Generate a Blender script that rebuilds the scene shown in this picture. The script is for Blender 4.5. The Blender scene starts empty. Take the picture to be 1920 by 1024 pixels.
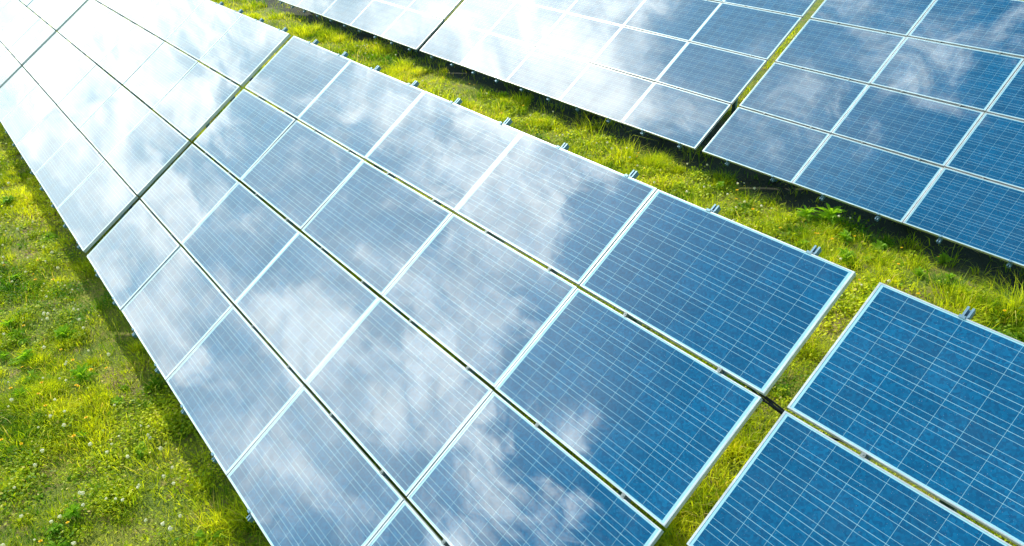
import bpy, math, random
import numpy as np
from mathutils import Matrix, Vector, Euler
random.seed(7); rng=np.random.default_rng(11)
sc=bpy.context.scene
sc.view_settings.view_transform='Standard'; sc.view_settings.look='None'; sc.view_settings.exposure=0
COL=sc.collection
PU,PV=1.66,1.0017
TILT=math.atan2(.5573,.8303)

# ---------------------------------------------------------------- node helpers
class G:
    def __init__(s,nt): s.nt=nt; nt.nodes.clear()
    def n(s,t,**k):
        x=s.nt.nodes.new(t)
        for a,b in k.items(): setattr(x,a,b)
        return x
    def put(s,sock,v):
        if isinstance(v,bpy.types.NodeSocket): s.nt.links.new(v,sock)
        elif v is not None: sock.default_value=v
    def m(s,op,a,b=None,c=None,clamp=False):
        x=s.n('ShaderNodeMath',operation=op,use_clamp=clamp)
        s.put(x.inputs[0],a); s.put(x.inputs[1],b); s.put(x.inputs[2],c)
        return x.outputs[0]
    def vm(s,op,a,b=None):
        x=s.n('ShaderNodeVectorMath',operation=op)
        s.put(x.inputs[0],a); s.put(x.inputs[1],b)
        return x.outputs['Value'] if op in('DOT_PRODUCT','LENGTH') else x.outputs[0]
    def mr(s,v,a,b,c=0.,d=1.,smooth=True):
        x=s.n('ShaderNodeMapRange'); 
        if smooth: x.interpolation_type='SMOOTHSTEP'
        s.put(x.inputs[0],v)
        for i,q in zip((1,2,3,4),(a,b,c,d)): x.inputs[i].default_value=q
        return x.outputs[0]
    def mix(s,f,a,b,mode='MIX'):
        x=s.n('ShaderNodeMix',data_type='RGBA',blend_type=mode)
        s.put(x.inputs[0],f)
        for i,q in ((6,a),(7,b)):
            if isinstance(q,tuple) and len(q)==3: q=q+(1,)
            s.put(x.inputs[i],q)
        return x.outputs[2]
    def noise(s,v,scale,detail=4,rough=.55,dist=0.,col=False):
        x=s.n('ShaderNodeTexNoise'); s.put(x.inputs['Vector'],v)
        x.inputs['Scale'].default_value=scale; x.inputs['Detail'].default_value=detail
        x.inputs['Roughness'].default_value=rough; x.inputs['Distortion'].default_value=dist
        return x.outputs[1 if col else 0]
def mat(name):
    m=bpy.data.materials.new(name); m.use_nodes=True
    return m,G(m.node_tree)
def bsdf(g,base=None,rough=.5,metal=0.,**k):
    p=g.n('ShaderNodeBsdfPrincipled'); o=g.n('ShaderNodeOutputMaterial')
    g.put(p.inputs['Base Color'],base+(1,) if isinstance(base,tuple) else base)
    g.put(p.inputs['Roughness'],rough); p.inputs['Metallic'].default_value=metal
    for a,b in k.items(): g.put(p.inputs[a.replace('_',' ')],b)
    g.nt.links.new(p.outputs[0],o.inputs[0]); return p,o

# ---------------------------------------------------------------- materials
M_CELL,g=mat('cell_glass')
tc=g.n('ShaderNodeTexCoord'); sx=g.n('ShaderNodeSeparateXYZ'); g.put(sx.inputs[0],tc.outputs['Object'])
X,Y=sx.outputs[0],sx.outputs[1]
oi=g.n('ShaderNodeObjectInfo')
CP=.1568; CPX=.1585
def line(g,coord,period,off,half):
    f=g.m('FRACT',g.m('ADD',g.m('DIVIDE',coord,period),off+50.0))
    d=g.m('MULTIPLY',g.m('ABSOLUTE',g.m('SUBTRACT',f,.5)),period)
    return g.m('LESS_THAN',d,half)
gapx=g.m('MULTIPLY',line(g,X,CPX,.5,.0010),.65)
gapy=line(g,Y,CP,.5,.0011)
b1=line(g,Y,CP,.5+.25,.0008); b2=line(g,Y,CP,.5-.25,.0008)
bus=g.m('MAXIMUM',b1,b2)
outx=g.m('GREATER_THAN',g.m('ABSOLUTE',X),CPX*5); outy=g.m('GREATER_THAN',g.m('ABSOLUTE',Y),CP*3)
gap=g.m('MAXIMUM',g.m('MAXIMUM',gapx,gapy),g.m('MAXIMUM',outx,outy))
vo=g.n('ShaderNodeTexVoronoi'); g.put(vo.inputs['Vector'],tc.outputs['Object']); vo.inputs['Scale'].default_value=70
vs=g.n('ShaderNodeSeparateColor'); g.put(vs.inputs[0],vo.outputs['Color'])
cellid=g.n('ShaderNodeCombineXYZ')
g.put(cellid.inputs[0],g.m('FLOOR',g.m('DIVIDE',X,CPX))); g.put(cellid.inputs[1],g.m('FLOOR',g.m('DIVIDE',Y,CP))); g.put(cellid.inputs[2],g.m('MULTIPLY',oi.outputs['Random'],57.))
wn=g.n('ShaderNodeTexWhiteNoise'); g.put(wn.inputs['Vector'],cellid.outputs[0])
base=g.mix(vs.outputs[0],(.0003,.072,.190),(.0003,.135,.305))
base=g.mix(g.m('MULTIPLY',wn.outputs['Value'],.38),base,(.0003,.045,.115))
base=g.mix(g.m('MULTIPLY',oi.outputs['Random'],.22),base,(.0003,.05,.15))
base=g.mix(gap,base,(.36,.64,.74)); base=g.mix(bus,base,(.36,.64,.74))
dn=g.noise(tc.outputs['Object'],3.5,5,.65); dust=g.mr(dn,.35,.8,.0,.02)
sp=g.noise(tc.outputs['Object'],190,1,.5); speck=g.mr(sp,.745,.79,0,.5)
base=g.mix(g.m('MAXIMUM',dust,speck),base,(.55,.56,.56))
bsdf(g,base,.4,Specular_IOR_Level=.05,Coat_Weight=1.0,Coat_Roughness=g.mr(dn,.3,.8,.004,.014),Coat_IOR=1.95)

M_FRAME,g=mat('anodised_frame')
tc=g.n('ShaderNodeTexCoord')
n1=g.noise(tc.outputs['Object'],9,4)
bsdf(g,g.mix(n1,(.52,.57,.61),(.70,.74,.77)),g.mr(n1,.3,.7,.3,.45),.4)
M_RAIL,g=mat('galvanised_steel')
tc=g.n('ShaderNodeTexCoord')
n1=g.noise(tc.outputs['Object'],30,4)
bsdf(g,g.mix(n1,(.11,.22,.31),(.24,.38,.48)),.5,.4)
M_CLAMP,g=mat('dull_aluminium')
tc=g.n('ShaderNodeTexCoord')
n1=g.noise(tc.outputs['Object'],30,4)
bsdf(g,g.mix(n1,(.18,.21,.21),(.30,.33,.33)),.5,.3)
M_CABLE,g=mat('cable_rubber')
tc=g.n('ShaderNodeTexCoord'); n1=g.noise(tc.outputs['Object'],20,3)
bsdf(g,g.mix(n1,(.012,.012,.014),(.03,.03,.034)),.45)
M_GND,g=mat('mossy_ground')
tc=g.n('ShaderNodeTexCoord')
sg=g.n('ShaderNodeSeparateXYZ'); g.put(sg.inputs[0],tc.outputs['Object'])
a=g.noise(tc.outputs['Object'],.9,6,.6); b=g.noise(tc.outputs['Object'],3.5,6,.65); c=g.noise(tc.outputs['Object'],60,4,.7)
col=g.mix(g.mr(a,.35,.65),(.18,.27,.012),(.42,.42,.03))
col=g.mix(g.mr(b,.50,.66),col,(.42,.31,.11))
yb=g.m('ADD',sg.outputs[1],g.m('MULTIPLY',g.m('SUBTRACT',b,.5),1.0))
shade_band=g.m('MULTIPLY',g.mr(yb,8.4,8.9),g.mr(yb,10.6,11.2,1,0))
col=g.mix(shade_band,col,(.028,.026,.016))  # shade painted into the ground colour, deepening the shadow under the back row
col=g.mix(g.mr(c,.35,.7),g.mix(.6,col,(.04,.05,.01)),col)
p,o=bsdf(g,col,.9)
bp=g.n('ShaderNodeBump'); bp.inputs['Strength'].default_value=.9; bp.inputs['Distance'].default_value=.06
g.put(bp.inputs['Height'],g.m('ADD',b,g.m('MULTIPLY',c,.5))); g.put(p.inputs['Normal'],bp.outputs[0])
def foliage(name,tintattr=True,colr=None,trans=.48):
    m,g=mat(name)
    if tintattr:
        at=g.n('ShaderNodeAttribute',attribute_name='tint'); col=at.outputs['Color']
    else:
        tc=g.n('ShaderNodeTexCoord'); col=g.mix(g.noise(tc.outputs['Object'],25,3),colr[0],colr[1])
    d=g.n('ShaderNodeBsdfPrincipled'); g.put(d.inputs['Base Color'],col); d.inputs['Roughness'].default_value=.5; d.inputs['Specular IOR Level'].default_value=.2
    t=g.n('ShaderNodeBsdfTranslucent'); g.put(t.inputs[0],g.mix(1.,col,(1.5,1.4,.5),'MULTIPLY'))
    mx=g.n('ShaderNodeMixShader'); mx.inputs[0].default_value=trans
    g.nt.links.new(d.outputs[0],mx.inputs[1]); g.nt.links.new(t.outputs[0],mx.inputs[2])
    o=g.n('ShaderNodeOutputMaterial'); g.nt.links.new(mx.outputs[0],o.inputs[0]); return m
M_GRASS=foliage('grass_blades'); M_WEED=foliage('weed_leaves',False,((.15,.36,.02),(.38,.58,.04)))
M_STEM=foliage('stem_green',False,((.2,.3,.05),(.3,.34,.08)),.3)
M_SEED=foliage('seed_fluff',False,((.68,.68,.58),(.86,.84,.75)),.35)
M_YEL=foliage('yellow_petals',False,((.85,.58,.01),(.9,.7,.02)),.3)

# ---------------------------------------------------------------- mesh helpers
def mesh(name,verts,faces,mats,midx=None,smooth=False):
    me=bpy.data.meshes.new(name); me.from_pydata(verts,[],faces)
    for m in mats: me.materials.append(m)
    if midx: me.polygons.foreach_set('material_index',midx)
    if smooth: me.polygons.foreach_set('use_smooth',[True]*len(me.polygons))
    me.update(); return me
def boxes(bl):
    V=[];F=[]
    for (x0,x1,y0,y1,z0,z1) in bl:
        b=len(V)
        V+=[(x0,y0,z0),(x1,y0,z0),(x1,y1,z0),(x0,y1,z0),(x0,y0,z1),(x1,y0,z1),(x1,y1,z1),(x0,y1,z1)]
        F+=[tuple(b+i for i in f) for f in((0,3,2,1),(4,5,6,7),(0,1,5,4),(1,2,6,5),(2,3,7,6),(3,0,4,7))]
    return V,F
def new(name,data,mtx=None,parent=None):
    o=bpy.data.objects.new(name,data); COL.objects.link(o)
    if parent is not None: o.parent=parent
    if mtx is not None:
        if parent is None: o.matrix_world=mtx
        else: o.matrix_basis=mtx
    return o

LX,LY=1.650/2,.977/2
RX,RY,H=.0145,.0095,.040
def frame_mesh():
    V=[];F=[]
    def ring(ax,ay,z):
        b=len(V); V.extend([(-ax,-ay,z),(ax,-ay,z),(ax,ay,z),(-ax,ay,z)]); return b
    c=.0015
    rs=[ring(LX-RX,LY-RY,-.008),ring(LX-RX,LY-RY,-.0006),ring(LX-RX+.0006,LY-RY+.0006,0),ring(LX-c,LY-c,0),ring(LX,LY,-c),ring(LX,LY,-H),ring(LX-.025,LY-.025,-H),ring(LX-.025,LY-.025,-H+.003),ring(LX-.003,LY-.003,-H+.003),ring(LX-.003,LY-.003,-.008)]
    rs.append(rs[0])
    for a,b in zip(rs[:-1],rs[1:]):
        for i in range(4):
            j=(i+1)%4; F.append((a+i,b+i,b+j,a+j))
    return mesh('frame',V,F,[M_FRAME])
ME_FRAME=frame_mesh()
V,F=boxes([(-LX+RX-.004,LX-RX+.004,-LY+RY-.004,LY-RY+.004,-.0065,-.0020)])
ME_CELL=mesh('cell_surface',V,F,[M_CELL])
L0,L1=-.045,4*PV+.08
pr=[(-.021,-.045),(.021,-.045),(.021,0),(.008,0),(.008,-.005),(.016,-.005),(.016,-.040),(-.016,-.040),(-.016,-.005),(-.008,-.005),(-.008,0),(-.021,0)]
V=[(x,L0,z) for x,z in pr]+[(x,L1,z) for x,z in pr]; n=len(pr)
F=[(i,(i+1)%n,n+(i+1)%n,n+i) for i in range(n)]+[(0,1,6,7)[::-1],(1,2,5,6)[::-1],(2,3,4,5)[::-1],(0,7,8,11)[::-1],(8,9,10,11)[::-1]]
F+=[tuple(n+i for i in f[::-1]) for f in F[n:]]
ME_RAIL=mesh('rail',V,F,[M_RAIL])
def cyl(cx,cy,r,z0,z1,k=6):
    V=[(cx+r*math.cos(2*math.pi*i/k),cy+r*math.sin(2*math.pi*i/k),z) for z in(z0,z1) for i in range(k)]
    F=[(i,(i+1)%k,k+(i+1)%k,k+i) for i in range(k)]+[tuple(range(k))[::-1],tuple(range(k,2*k))]
    return V,F
def merge(parts):
    V=[];F=[]
    for v,f in parts:
        b=len(V); V+=v; F+=[tuple(b+i for i in q) for q in f]
    return V,F
V,F=merge([boxes([(-.013,.013,-.0150,.0150,.001,.003),(-.013,.013,-.008,.008,-.048,.0005)]),cyl(0,0,.005,.0035,.006)])
ME_CLAMP=mesh('clamp',V,F,[M_CLAMP])
V,F=merge([boxes([(-.018,.018,-.006,.008,.001,.004),(-.018,.018,-.011,-.0065,-.045,.004),(-.018,.018,-.032,-.0115,-.045,-.041)]),cyl(0,-.022,.007,-.0405,-.032)])
ME_ECLAMP=mesh('end_clamp',V,F,[M_RAIL])
V,F=boxes([(.06,5*PU-.20,-.03,.03,-.004,0),(.06,5*PU-.20,-.03,-.026,-.07,-.0045),(.06,5*PU-.20,-.03,.03,-.075,-.0705)])
ME_BEAM=mesh('cross_beam',V,F,[M_RAIL])

def sstep(t): t=np.clip(t,0,1); return t*t*(3-2*t)
def gz(x,y):
    x=np.asarray(x,float);y=np.asarray(y,float)
    z=-.72+.30*sstep(y/8.0)
    z=z+.025*np.sin(1.3*x+.7*y)+.02*np.sin(2.9*x-1.7*y+1)+.012*np.sin(5.1*x+4.3*y)
    return z

def panel_label(tag):
    return {'A':'solar panel washed pale by bright cloud reflections, bolted on rack','B':'blue solar panel with silver frame mirroring scattered clouds','C':'deep blue solar panel with silver frame and white grid lines','D':'pale solar panel mirroring white clouds on sloping rack','E':'dark blue solar panel with silver frame in tilted array'}[tag]
def panel(tag,X0,Y0,i,j):
    R=Matrix.Rotation(TILT,4,'X')
    M=Matrix.Translation((X0,Y0,0))@R@Matrix.Translation(((i+.5)*PU+random.gauss(0,.0012),(j+.5)*PV+random.gauss(0,.0015),random.uniform(-.0015,.0015)))@Euler((random.gauss(0,.0028),random.gauss(0,.0028),random.gauss(0,.0008))).to_matrix().to_4x4()
    e=new('solar_panel',None,M); e.empty_display_size=.2
    e['label']=panel_label(tag); e['category']='solar panel'; e['group']='solar panels in tilted rows'
    new('frame',ME_FRAME,None,e); new('cell_surface',ME_CELL,None,e)
def tube(pts,r,k=6):
    V=[];F=[]
    pts=[Vector(p) for p in pts]
    for a,p in enumerate(pts):
        t=(pts[min(a+1,len(pts)-1)]-pts[max(a-1,0)]).normalized()
        u=t.cross(Vector((0,.3,1))).normalized(); v=t.cross(u)
        for q in range(k):
            an=2*math.pi*q/k; V.append(tuple(p+u*r*math.cos(an)+v*r*math.sin(an)))
    for a in range(len(pts)-1):
        for q in range(k):
            F.append((a*k+q,a*k+(q+1)%k,(a+1)*k+(q+1)%k,(a+1)*k+q))
    return V,F
def rack(X0,Y0,cable=False):
    base=Matrix.Translation((X0,Y0,0))
    e=new('mounting_rack',None,Matrix.Translation((X0,Y0,float(gz(X0,Y0)))))
    e['label']='galvanised steel rack carrying a tilted table of solar panels'; e['category']='mounting rack'; e['group']='racks under the solar panels'
    R=base@Matrix.Rotation(TILT,4,'X')
    inv=Matrix.Translation((-X0,-Y0,-float(gz(X0,Y0))))
    for i in range(5):
        for f in(.30,.80):
            x=(i+f)*PU
            new('rail',ME_RAIL,inv@R@Matrix.Translation((x,random.uniform(-.012,.012),-H-.003)),e)
            for j in(1,2,3): new('clamp',ME_CLAMP,inv@R@Matrix.Translation((x,j*PV,.001)),e)
            new('end_clamp',ME_ECLAMP,inv@R@Matrix.Translation((x,.014,.001)),e)
            new('end_clamp',ME_ECLAMP,inv@R@Matrix.Translation((x,4*PV-.014,.001))@Matrix.Rotation(math.pi,4,'Z'),e)
    for v in(.8,3.2):
        new('cross_beam',ME_BEAM,inv@R@Matrix.Translation((0,v*PV,-H-.052)),e)
        for x in(.9,3.1,5.3,7.0):
            p=R@Vector((x,v*PV,-H-.135)); gg=float(gz(p.x,p.y))-.15
            V,F=boxes([(-.04,.04,-.03,-.025,0,p.z-gg+.03),(-.04,-.035,-.0245,.03,0,p.z-gg+.03),(.035,.04,-.0245,.03,0,p.z-gg+.03)])
            new('post',mesh('post',V,F,[M_RAIL]),inv@Matrix.Translation((p.x,p.y,gg)),e)
    if cable:
        for q in range(4):
            o=.035*q-.06
            pts=[]
            for s in range(13):
                t=s/12; pts.append((5*PU-.35+.9*t,3.02*PV+o+.05*math.sin(3*t+q),-.085-.05*math.sin(math.pi*t)*(1+.6*q)-.006*q))
            V,F=tube(pts,.007)
            new('cable',mesh('cable',V,F,[M_CABLE],smooth=True),inv@R,e)
X1A=-.1427-5*PU; X2D=3.0288-.1409-5*PU
tables=[('A',X1A,0),('A',X1A-.14-5*PU,0),('B',0,0),('C',5*PU+.1522,0),
        ('E',3.0288,8.537),('D',X2D,8.537),('D',X2D-.14-5*PU,8.537)]
for tag,x,y in tables:
    rack(x,y,tag=='B')
    for i in range(5):
        for j in range(4): panel(tag,x,y,i,j)

# ---------------------------------------------------------------- ground
def axis(lo,hi,step,ext):
    a=list(np.arange(lo,hi+1e-6,step)); s=step; 
    l=[lo];
    while l[-1]>-ext: s*=1.5; l.append(l[-1]-s)
    s=step; r=[a[-1]]
    while r[-1]<ext: s*=1.5; r.append(r[-1]+s)
    return np.array(l[1:][::-1]+a+r[1:])
ax=axis(-26,16,.3,500); ay=axis(-8,16,.25,500)
XX,YY=np.meshgrid(ax,ay); ZZ=gz(XX,YY)
V=np.stack([XX.ravel(),YY.ravel(),ZZ.ravel()],1).tolist(); nx=len(ax)
F=[(r*nx+c,r*nx+c+1,(r+1)*nx+c+1,(r+1)*nx+c) for r in range(len(ay)-1) for c in range(nx-1)]
gnd=new('ground',mesh('ground',V,F,[M_GND],smooth=True)); gnd['kind']='structure'; gnd['label']='mossy meadow ground beneath the solar rows'; gnd['category']='ground'

# ---------------------------------------------------------------- grass
NG=[rng.random((128,128)) for _ in range(6)]
def vn(x,y,f,k):
    g_=NG[k]; x=np.asarray(x,float)*f+40; y=np.asarray(y,float)*f+40
    xi=np.floor(x).astype(int);yi=np.floor(y).astype(int);u=sstep(x-xi);v=sstep(y-yi)
    A_=g_[yi%128,xi%128];B_=g_[yi%128,(xi+1)%128];C_=g_[(yi+1)%128,xi%128];D_=g_[(yi+1)%128,(xi+1)%128]
    return (A_*(1-u)+B_*u)*(1-v)+(C_*(1-u)+D_*u)*v
def patchy(x,y): return .5*vn(x,y,.9,0)+.3*vn(x,y,2.3,1)+.2*vn(x,y,5,2)
def tonal(x,y): return .45*vn(x,y,.8,3)+.35*vn(x,y,2.1,4)+.2*vn(x,y,5.5,5)
def colours(t,pt,N,dryp=.04):
    g1=np.array([.08,.24,.006]);g2=np.array([.76,.80,.025]);g3=np.array([.86,.68,.22])
    s=np.clip(.56+(t-.5)*.75+(pt-.5)*1.9,0,1)[:,None]
    c=g1*(1-s)+g2*s
    dry=(rng.random(N)<dryp+.45*np.clip(pt-.57,0,.4))[:,None]
    return np.clip(np.where(dry,g3,c)*rng.uniform(.7,1.2,(N,1)),0,.9)
def blades(regions):
    bx=[];by=[];bh=[];bw=[];tint=[];lean=[]
    for (x0,x1,y0,y1,dens,hm,wd) in regions:
        area=(x1-x0)*(y1-y0); N=int(area*dens)
        nt=int(area*24); tx=rng.uniform(x0,x1,nt); ty=rng.uniform(y0,y1,nt)
        pp=np.clip((patchy(tx,ty)-.3)/.4,0,1)
        tw=rng.gamma(.8,1,nt)*(.06+pp**1.4); tw/=tw.sum()
        th=.4+rng.gamma(1.2,.4,nt)+.5*pp; tr=rng.uniform(.03,.11,nt)*(.6+.5*th); tt=rng.uniform(0,1,nt)
        nc=int(N*.72); k=rng.choice(nt,nc,p=tw)
        ox=rng.normal(0,1,nc);oy=rng.normal(0,1,nc)
        cx=tx[k]+ox*tr[k];cy=ty[k]+oy*tr[k]
        ux=rng.uniform(x0,x1,N-nc);uy=rng.uniform(y0,y1,N-nc)
        x=np.r_[cx,ux];y=np.r_[cy,uy]
        h=np.r_[th[k]*rng.uniform(.4,1.25,nc),rng.uniform(.2,.7,N-nc)]*hm
        t=np.r_[tt[k]+rng.normal(0,.12,nc),rng.uniform(0,1,N-nc)]
        lx=np.r_[ox*.4,rng.normal(0,.4,N-nc)]+rng.normal(0,.45,N);ly=np.r_[oy*.4,rng.normal(0,.4,N-nc)]+rng.normal(0,.45,N)
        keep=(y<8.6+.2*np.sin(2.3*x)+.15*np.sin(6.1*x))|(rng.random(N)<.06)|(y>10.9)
        x,y,h,t,lx,ly=[q[keep] for q in(x,y,h,t,lx,ly)]
        bx.append(x);by.append(y);bh.append(h);bw.append(np.full(len(x),wd)*rng.uniform(.5,1.5,len(x)));tint.append(t);lean.append(np.stack([lx,ly],1))
    x=np.concatenate(bx);y=np.concatenate(by);h=np.concatenate(bh);w=np.concatenate(bw);t=np.clip(np.concatenate(tint),0,1);l=np.concatenate(lean)
    N=len(x);z=gz(x,y)-.01
    an=rng.uniform(0,math.pi,N);wx=np.cos(an)*w/2;wy=np.sin(an)*w/2
    P=np.zeros((N,5,3),np.float32)
    P[:,0]=np.stack([x-wx,y-wy,z],1);P[:,1]=np.stack([x+wx,y+wy,z],1)
    mx=x+l[:,0]*h*.3;my=y+l[:,1]*h*.3;mz=z+h*.6
    P[:,2]=np.stack([mx+wx*.8,my+wy*.8,mz],1);P[:,3]=np.stack([mx-wx*.8,my-wy*.8,mz],1)
    P[:,4]=np.stack([x+l[:,0]*h*.95,y+l[:,1]*h*.95,z+h*np.clip(1-.2*np.hypot(l[:,0],l[:,1]),.4,1)],1)
    me=bpy.data.meshes.new('grass')
    me.vertices.add(N*5);me.vertices.foreach_set('co',P.ravel())
    b=(np.arange(N)*5)[:,None]
    lp=np.concatenate([b+np.array([[0,1,2,3]]),b+np.array([[3,2,4]])],1).astype(np.int32)
    me.loops.add(N*7);me.loops.foreach_set('vertex_index',lp.ravel())
    me.polygons.add(N*2)
    st=(np.arange(N)*7)[:,None]+np.array([[0,4]])
    me.polygons.foreach_set('loop_start',st.ravel().astype(np.int32))
    me.update(calc_edges=True)
    c=colours(t,tonal(x,y),N)
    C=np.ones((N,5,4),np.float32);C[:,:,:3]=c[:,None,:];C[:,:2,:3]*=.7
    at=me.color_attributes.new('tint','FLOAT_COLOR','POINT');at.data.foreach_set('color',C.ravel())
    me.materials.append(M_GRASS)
    return me
regs=[(-2,7.5,-2.4,.5,3200,.090,.0065),(-10,-2,-2.0,.5,1900,.095,.008),(0,9,-4.5,-2.4,400,.09,.008),(-20,-10,-2.0,.5,700,.11,.011),
 (2,12.5,6.2,10.0,2200,.13,.008),(-6,2,6.2,10.0,1700,.14,.009),(-24,-6,6.2,10.2,1000,.14,.012),
 (3,11,2.2,6.2,2800,.12,.007),(-12,3,2.2,6.2,1400,.12,.009),(-8,10,.5,2.2,600,.10,.008),(-3,3.5,11,18,500,.13,.012)]
gr=new('grass',blades(regs)); gr['kind']='stuff'; gr['label']='sunlit tufted yellow-green meadow grass between panel rows'; gr['category']='grass'
def clover(regions):
    xs=[];ys=[];ss=[]
    for (x0,x1,y0,y1,dens,s) in regions:
        N=int((x1-x0)*(y1-y0)*dens); nt=int((x1-x0)*(y1-y0)*9)
        tx=rng.uniform(x0,x1,nt);ty=rng.uniform(y0,y1,nt);tr=rng.uniform(.04,.2,nt);tw=rng.gamma(.8,1,nt);tw/=tw.sum();k=rng.choice(nt,N,p=tw)
        xs.append(tx[k]+rng.normal(0,1,N)*tr[k]);ys.append(ty[k]+rng.normal(0,1,N)*tr[k]);ss.append(np.full(N,s)*rng.uniform(.5,1.7,N))
    x=np.concatenate(xs);y=np.concatenate(ys);s=np.concatenate(ss);N=len(x)
    z=gz(x,y)+rng.uniform(.005,.09,N)
    a=rng.uniform(0,6.28,N);tz=rng.normal(0,.5,(N,2))
    dx=np.stack([np.cos(a),np.sin(a),tz[:,0]],1)*s[:,None];dy=np.stack([-np.sin(a),np.cos(a),tz[:,1]],1)*s[:,None]*.45
    c=np.stack([x,y,z],1)
    P=np.zeros((N,6,3),np.float32)
    for i,(p,q) in enumerate(((0,0),(.35,.8),(.8,.7),(1.05,0),(.8,-.7),(.35,-.8))): P[:,i]=c+dx*p+dy*q
    me=bpy.data.meshes.new('clover')
    me.vertices.add(N*6);me.vertices.foreach_set('co',P.ravel());me.loops.add(N*6);me.loops.foreach_set('vertex_index',np.arange(N*6,dtype=np.int32))
    me.polygons.add(N);me.polygons.foreach_set('loop_start',(np.arange(N)*6).astype(np.int32));me.update(calc_edges=True)
    cc=colours(rng.uniform(0,1,N),tonal(x,y),N,.02)
    C=np.ones((N,6,4),np.float32);C[:,:,:3]=cc[:,None,:]
    at=me.color_attributes.new('tint','FLOAT_COLOR','POINT');at.data.foreach_set('color',C.ravel())
    me.materials.append(M_GRASS);return me
cl=new('clover',clover([(-2,7.5,-2.4,.3,1700,.020),(-10,-2,-2.0,.3,1100,.025),(2,12,6.2,8.5,1100,.026),(-8,2,6.2,8.5,700,.030),(4,10,2.2,6.2,500,.02)]))
cl['kind']='stuff'; cl['label']='low leafy clover carpet mixed into the grass'; cl['category']='ground cover'

# ---------------------------------------------------------------- small plants
def ico(r,sub,jit,c=(0,0,0)):
    import bmesh
    bm=bmesh.new(); bmesh.ops.create_icosphere(bm,subdivisions=sub,radius=r)
    V=[tuple(v.co*(1+random.uniform(-jit,jit))+Vector(c)) for v in bm.verts];F=[tuple(v.index for v in f.verts) for f in bm.faces]; bm.free(); return V,F
def dandelion(kind,h):
    sv,sf=tube([(0,0,0),(.01,.004,h*.5),(.018,.01,h)],.0025,5)
    if kind=='seed': hv,hf=ico(.017,2,.25,(.018,.01,h+.01))
    else:
        hv=[];hf=[]
        for k in range(18):
            a=2*math.pi*k/18+random.uniform(-.1,.1); rr=random.uniform(.016,.021)
            for lay,(q,zz) in enumerate(((1,.004),(.6,.009))):
                b=len(hv); ca,sa=math.cos(a+lay*.17),math.sin(a+lay*.17)
                hv+=[(.018-sa*.003,.01+ca*.003,h),(.018+sa*.003,.01-ca*.003,h),(.018+ca*rr*q+sa*.003,.01+sa*rr*q-ca*.003,h+zz),(.018+ca*rr*q-sa*.003,.01+sa*rr*q+ca*.003,h+zz)]
                hf.append((b,b+1,b+2,b+3))
    V,F=merge([(sv,sf),(hv,hf)])
    return mesh('dandelion',V,F,[M_STEM,M_SEED if kind=='seed' else M_YEL],[0]*len(sf)+[1]*len(hf))
SEEDS=[dandelion('seed',h) for h in(.16,.2,.24,.29)]; YELS=[dandelion('y',h) for h in(.14,.18,.22)]
def plants(n,meshes,regsel,name,label,cat,grp,srange=(.8,1.2),clump=0):
    ar=[(r[1]-r[0])*(r[3]-r[2])*r[4] for r in regsel]
    for _ in range(n):
        r=random.choices(regsel,ar)[0]
        for _ in range(1+clump):
            x=random.uniform(r[0],r[1]);y=random.uniform(r[2],r[3])
            if float(patchy(x,y))>.5: break
        s=random.uniform(*srange)
        M=Matrix.Translation((x,y,float(gz(x,y))-.01))@Euler((random.gauss(0,.12),random.gauss(0,.12),random.uniform(0,6.28))).to_matrix().to_4x4()@Matrix.Scale(s,4)
        o=new(name,random.choice(meshes),M); o['label']=label;o['category']=cat;o['group']=grp
plants(205,SEEDS,[(0,5.5,-1.7,-.25,3),(-8,0,-1.0,-.2,2.6),(3,10,7,8.6,.8),(-8,3,7,8.6,.8)],'dandelion','white dandelion seed head on a thin stem in grass','dandelion','dandelions in the meadow',(.6,1.2))
plants(90,YELS,[(0,5.5,-1.7,-.25,2),(-8,0,-1.0,-.2,1),(3,10,6.5,8.6,1.5),(-8,3,7,8.6,1)],'dandelion','yellow dandelion flower open in the meadow grass','dandelion','dandelions in the meadow',(.8,1.2),2)
def weed(nl,L,W,up):
    V=[];F=[]
    for k in range(nl):
        a=random.uniform(0,6.28);u=random.uniform(.3,1)*up;l=L*random.uniform(.6,1.2);w=W*random.uniform(.7,1.2)
        ca,sa=math.cos(a),math.sin(a);b=len(V);z0=random.uniform(0,.5)*up*L
        for t,ww in((0,.15),(.3,.8),(.6,1),(.85,.6),(1,.04)):
            r=l*t*math.cos(u*.9); z=z0+l*(t*math.sin(u)-.45*t*t*.8)
            for s in(-1,0,1):
                V.append((ca*r-sa*s*w*ww/2,sa*r+ca*s*w*ww/2,z+.012*abs(s)*ww+random.gauss(0,.002)))
        for q in range(4):
            for s in range(2):
                i=b+q*3+s;F.append((i,i+1,i+4,i+3))
    return mesh('broadleaf_weed',V,F,[M_WEED])
WD=[weed(34,.13,.045,1.1),weed(26,.10,.05,.8),weed(44,.15,.035,1.3),weed(20,.16,.03,.6)]
plants(150,WD,[(-1,6,-2.0,-.15,3),(-8,-1,-1.2,-.1,1.5),(3,10,6.5,8.7,2),(-8,3,7,8.7,1),(6,9,2,6,1)],'broadleaf_weed','low leafy green weed growing among meadow grass','weed','leafy weeds in the meadow',(.45,1.15),2)
for x,y,s in((5.4,8.5,1.7),(5.1,8.4,1.3)):
    o=new('broadleaf_weed',WD[2],Matrix.Translation((x,y,float(gz(x,y))))@Matrix.Scale(s,4)); o['label']='taller bushy green weed beside the shaded panel edge';o['category']='weed';o['group']='leafy weeds in the meadow'

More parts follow.
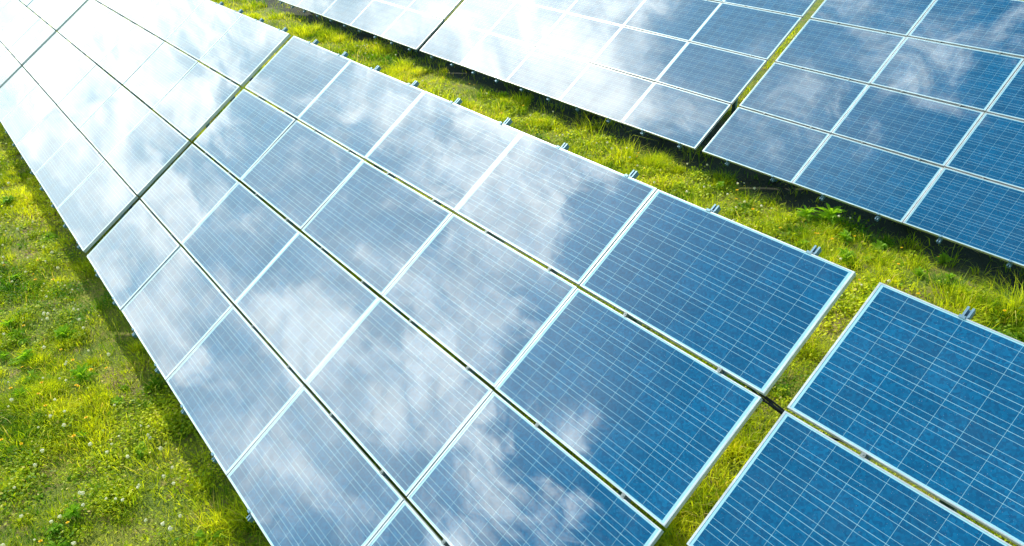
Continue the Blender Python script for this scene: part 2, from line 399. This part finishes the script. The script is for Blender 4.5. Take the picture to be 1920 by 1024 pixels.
# ---------------------------------------------------------------- sky with clouds
w=bpy.data.worlds.new('World'); sc.world=w; w.use_nodes=True; g=G(w.node_tree)
S=Vector((-.79,.09,.60)).normalized()
sky=g.n('ShaderNodeTexSky'); sky.sky_type='NISHITA'; sky.sun_disc=False
sky.sun_elevation=math.asin(S.z); sky.sun_rotation=math.atan2(S.x,S.y); sky.air_density=1.2; sky.dust_density=.3; sky.ozone_density=2.5
tc=g.n('ShaderNodeTexCoord'); D=g.vm('NORMALIZE',tc.outputs['Generated'])
sx=g.n('ShaderNodeSeparateXYZ'); g.put(sx.inputs[0],D); DZ=sx.outputs[2]
zz=g.m('ADD',g.m('MAXIMUM',DZ,0.0),.35)
cv=g.n('ShaderNodeCombineXYZ'); g.put(cv.inputs[0],g.m('DIVIDE',sx.outputs[0],zz)); g.put(cv.inputs[1],g.m('DIVIDE',sx.outputs[1],zz))
P=cv.outputs[0]
def warp(v,scale,amt,detail=6,rough=.6):
    c=g.noise(v,scale,detail,rough,0,True)
    c=g.vm('SUBTRACT',c,(.5,.5,.5)); s=g.n('ShaderNodeVectorMath',operation='SCALE'); g.put(s.inputs[0],c); s.inputs['Scale'].default_value=amt
    return g.vm('ADD',v,s.outputs[0])
PW=warp(P,2.2,.42,4)
st=g.n('ShaderNodeMapping'); st.inputs['Rotation'].default_value=(0,0,.9); st.inputs['Scale'].default_value=(.62,1.55,1); g.put(st.inputs[0],PW)
n1=g.noise(st.outputs[0],5.6,10,.64); n2=g.noise(st.outputs[0],2.6,7,.6); n3=g.noise(g.vm('ADD',PW,(3.1,1.7,.4)),9,9,.66)
DW=g.vm('NORMALIZE',warp(D,5.5,.34,6,.62))
blobs=[(-.98,-.12,.16,.14,.22),(-.96,-.16,.23,.08,.2),(-.94,-.13,.31,.07,.2),(-.93,-.07,.35,.12,.2),(-.96,-.24,.18,.06,.2),
(-.78,-.09,.62,.12,.22),(-.68,-.13,.72,.09,.48),(-.62,-.16,.77,.05,.45),(-.68,-.29,.67,.07,.4),(-.71,-.43,.56,.09,.42),(-.66,-.46,.60,.06,.3),
(-.55,-.53,.65,.08,.42),(-.90,-.36,.27,.06,.5),(-.86,-.42,.30,.055,.5),(-.77,-.42,.47,.045,.4),(-.78,-.48,.40,.10,.25),
(-.75,.02,.67,.07,.15),(-.66,.05,.75,.08,.2),(-.68,0,.73,.05,.15),(-.46,.13,.88,.09,.35),(-.54,-.03,.84,.08,.28),(-.38,.0,.92,.09,.14),(-.35,.11,.93,.07,.14),
(-.53,-.19,.83,.10,-.6),(-.64,-.20,.74,.03,-.35),(-.72,-.37,.59,.05,-.3),(-.48,-.41,.78,.09,-.35),(-.24,-.25,.93,.27,-.7),(-.89,-.39,.25,.03,-.35)]
acc=None
for (x,y,z,r,a) in blobs:
    v=Vector((x,y,z)).normalized()
    d=g.vm('DOT_PRODUCT',DW,tuple(v))
    t=g.mr(d,math.cos(r*1.7),math.cos(r*.05),0,a)
    acc=t if acc is None else g.m('ADD',acc,t)
cov=g.m('ADD',g.m('MULTIPLY',g.m('SUBTRACT',n1,.5),3.1),g.m('MULTIPLY',acc,1.1))
puff=g.m('MULTIPLY',g.mr(cov,.0,.70,0,1),g.mr(n3,.32,.58,.5,1.))
hz=g.mr(g.vm('DOT_PRODUCT',D,tuple(Vector((-.90,-.2,.38)).normalized())),math.cos(.66),math.cos(.36),0,1)
hzb=g.mr(g.vm('DOT_PRODUCT',D,tuple(Vector((-.62,.06,.78)).normalized())),math.cos(.36),math.cos(.08),0,.42)
hzc=g.mr(g.vm('DOT_PRODUCT',D,tuple(Vector((-.70,-.50,.50)).normalized())),math.cos(.30),math.cos(.05),0,.55)
hz2=g.mr(g.m('ADD',g.m('MULTIPLY',g.m('SUBTRACT',n2,.5),3.4),g.m('MULTIPLY',acc,.6)),-.5,.55,0,1)
haze=g.m('MULTIPLY',g.m('ADD',g.m('MAXIMUM',hz,g.m('MAXIMUM',hzb,hzc)),.05),g.m('ADD',g.m('MULTIPLY',hz2,.52),.48))
bl=g.n('ShaderNodeVectorMath',operation='SCALE'); g.put(bl.inputs[0],sky.outputs[0]); bl.inputs['Scale'].default_value=.11
skyc=g.mix(1.,bl.outputs[0],(.08,1.05,1.12),'MULTIPLY')
hb=g.mr(DZ,.12,.6,.92,1.08,smooth=False)
hc=g.n('ShaderNodeVectorMath',operation='SCALE'); hc.inputs[0].default_value=(2.35,2.65,2.5); g.put(hc.inputs['Scale'],hb)
c1=g.mix(g.m('MINIMUM',haze,1.),skyc,hc.outputs[0])
shade=g.mr(n3,.3,.7,.78,1.15)
pb=g.mr(DZ,.15,.65,.60,1.,smooth=False)
cs=g.n('ShaderNodeVectorMath',operation='SCALE'); cs.inputs[0].default_value=(5.5,5.6,5.0); g.put(cs.inputs['Scale'],g.m('MULTIPLY',shade,pb))
c2=g.mix(g.m('MULTIPLY',puff,.95),c1,cs.outputs[0])
bg=g.n('ShaderNodeBackground'); g.put(bg.inputs[0],c2); bg.inputs[1].default_value=1.0
o=g.n('ShaderNodeOutputWorld'); g.nt.links.new(bg.outputs[0],o.inputs[0])

sl=bpy.data.lights.new('sun','SUN'); sl.energy=5.0; sl.angle=math.radians(.5); sl.color=(1,.95,.86)
so=new('sun',sl,S.to_track_quat('Z','Y').to_matrix().to_4x4())

# ---------------------------------------------------------------- camera
cam=bpy.data.cameras.new('camera'); cam.lens=26.72; cam.sensor_width=36; cam.clip_end=2000; cam.clip_start=.1
A=((.6205,.3911,-.6797),(.7837,-.3421,.5185),(-.0298,-.8544,-.5188))
r=Vector([A[i][0] for i in range(3)]);d=Vector([A[i][1] for i in range(3)]);f=Vector([A[i][2] for i in range(3)])
f.normalize(); r=(r-f*r.dot(f)).normalized(); u=r.cross(f)
M=Matrix.Identity(4)
for i in range(3): M[i][0]=r[i];M[i][1]=u[i];M[i][2]=-f[i]
M[0][3],M[1][3],M[2][3]=10.203,-.847,4.759
co=new('camera',cam,M); sc.camera=co
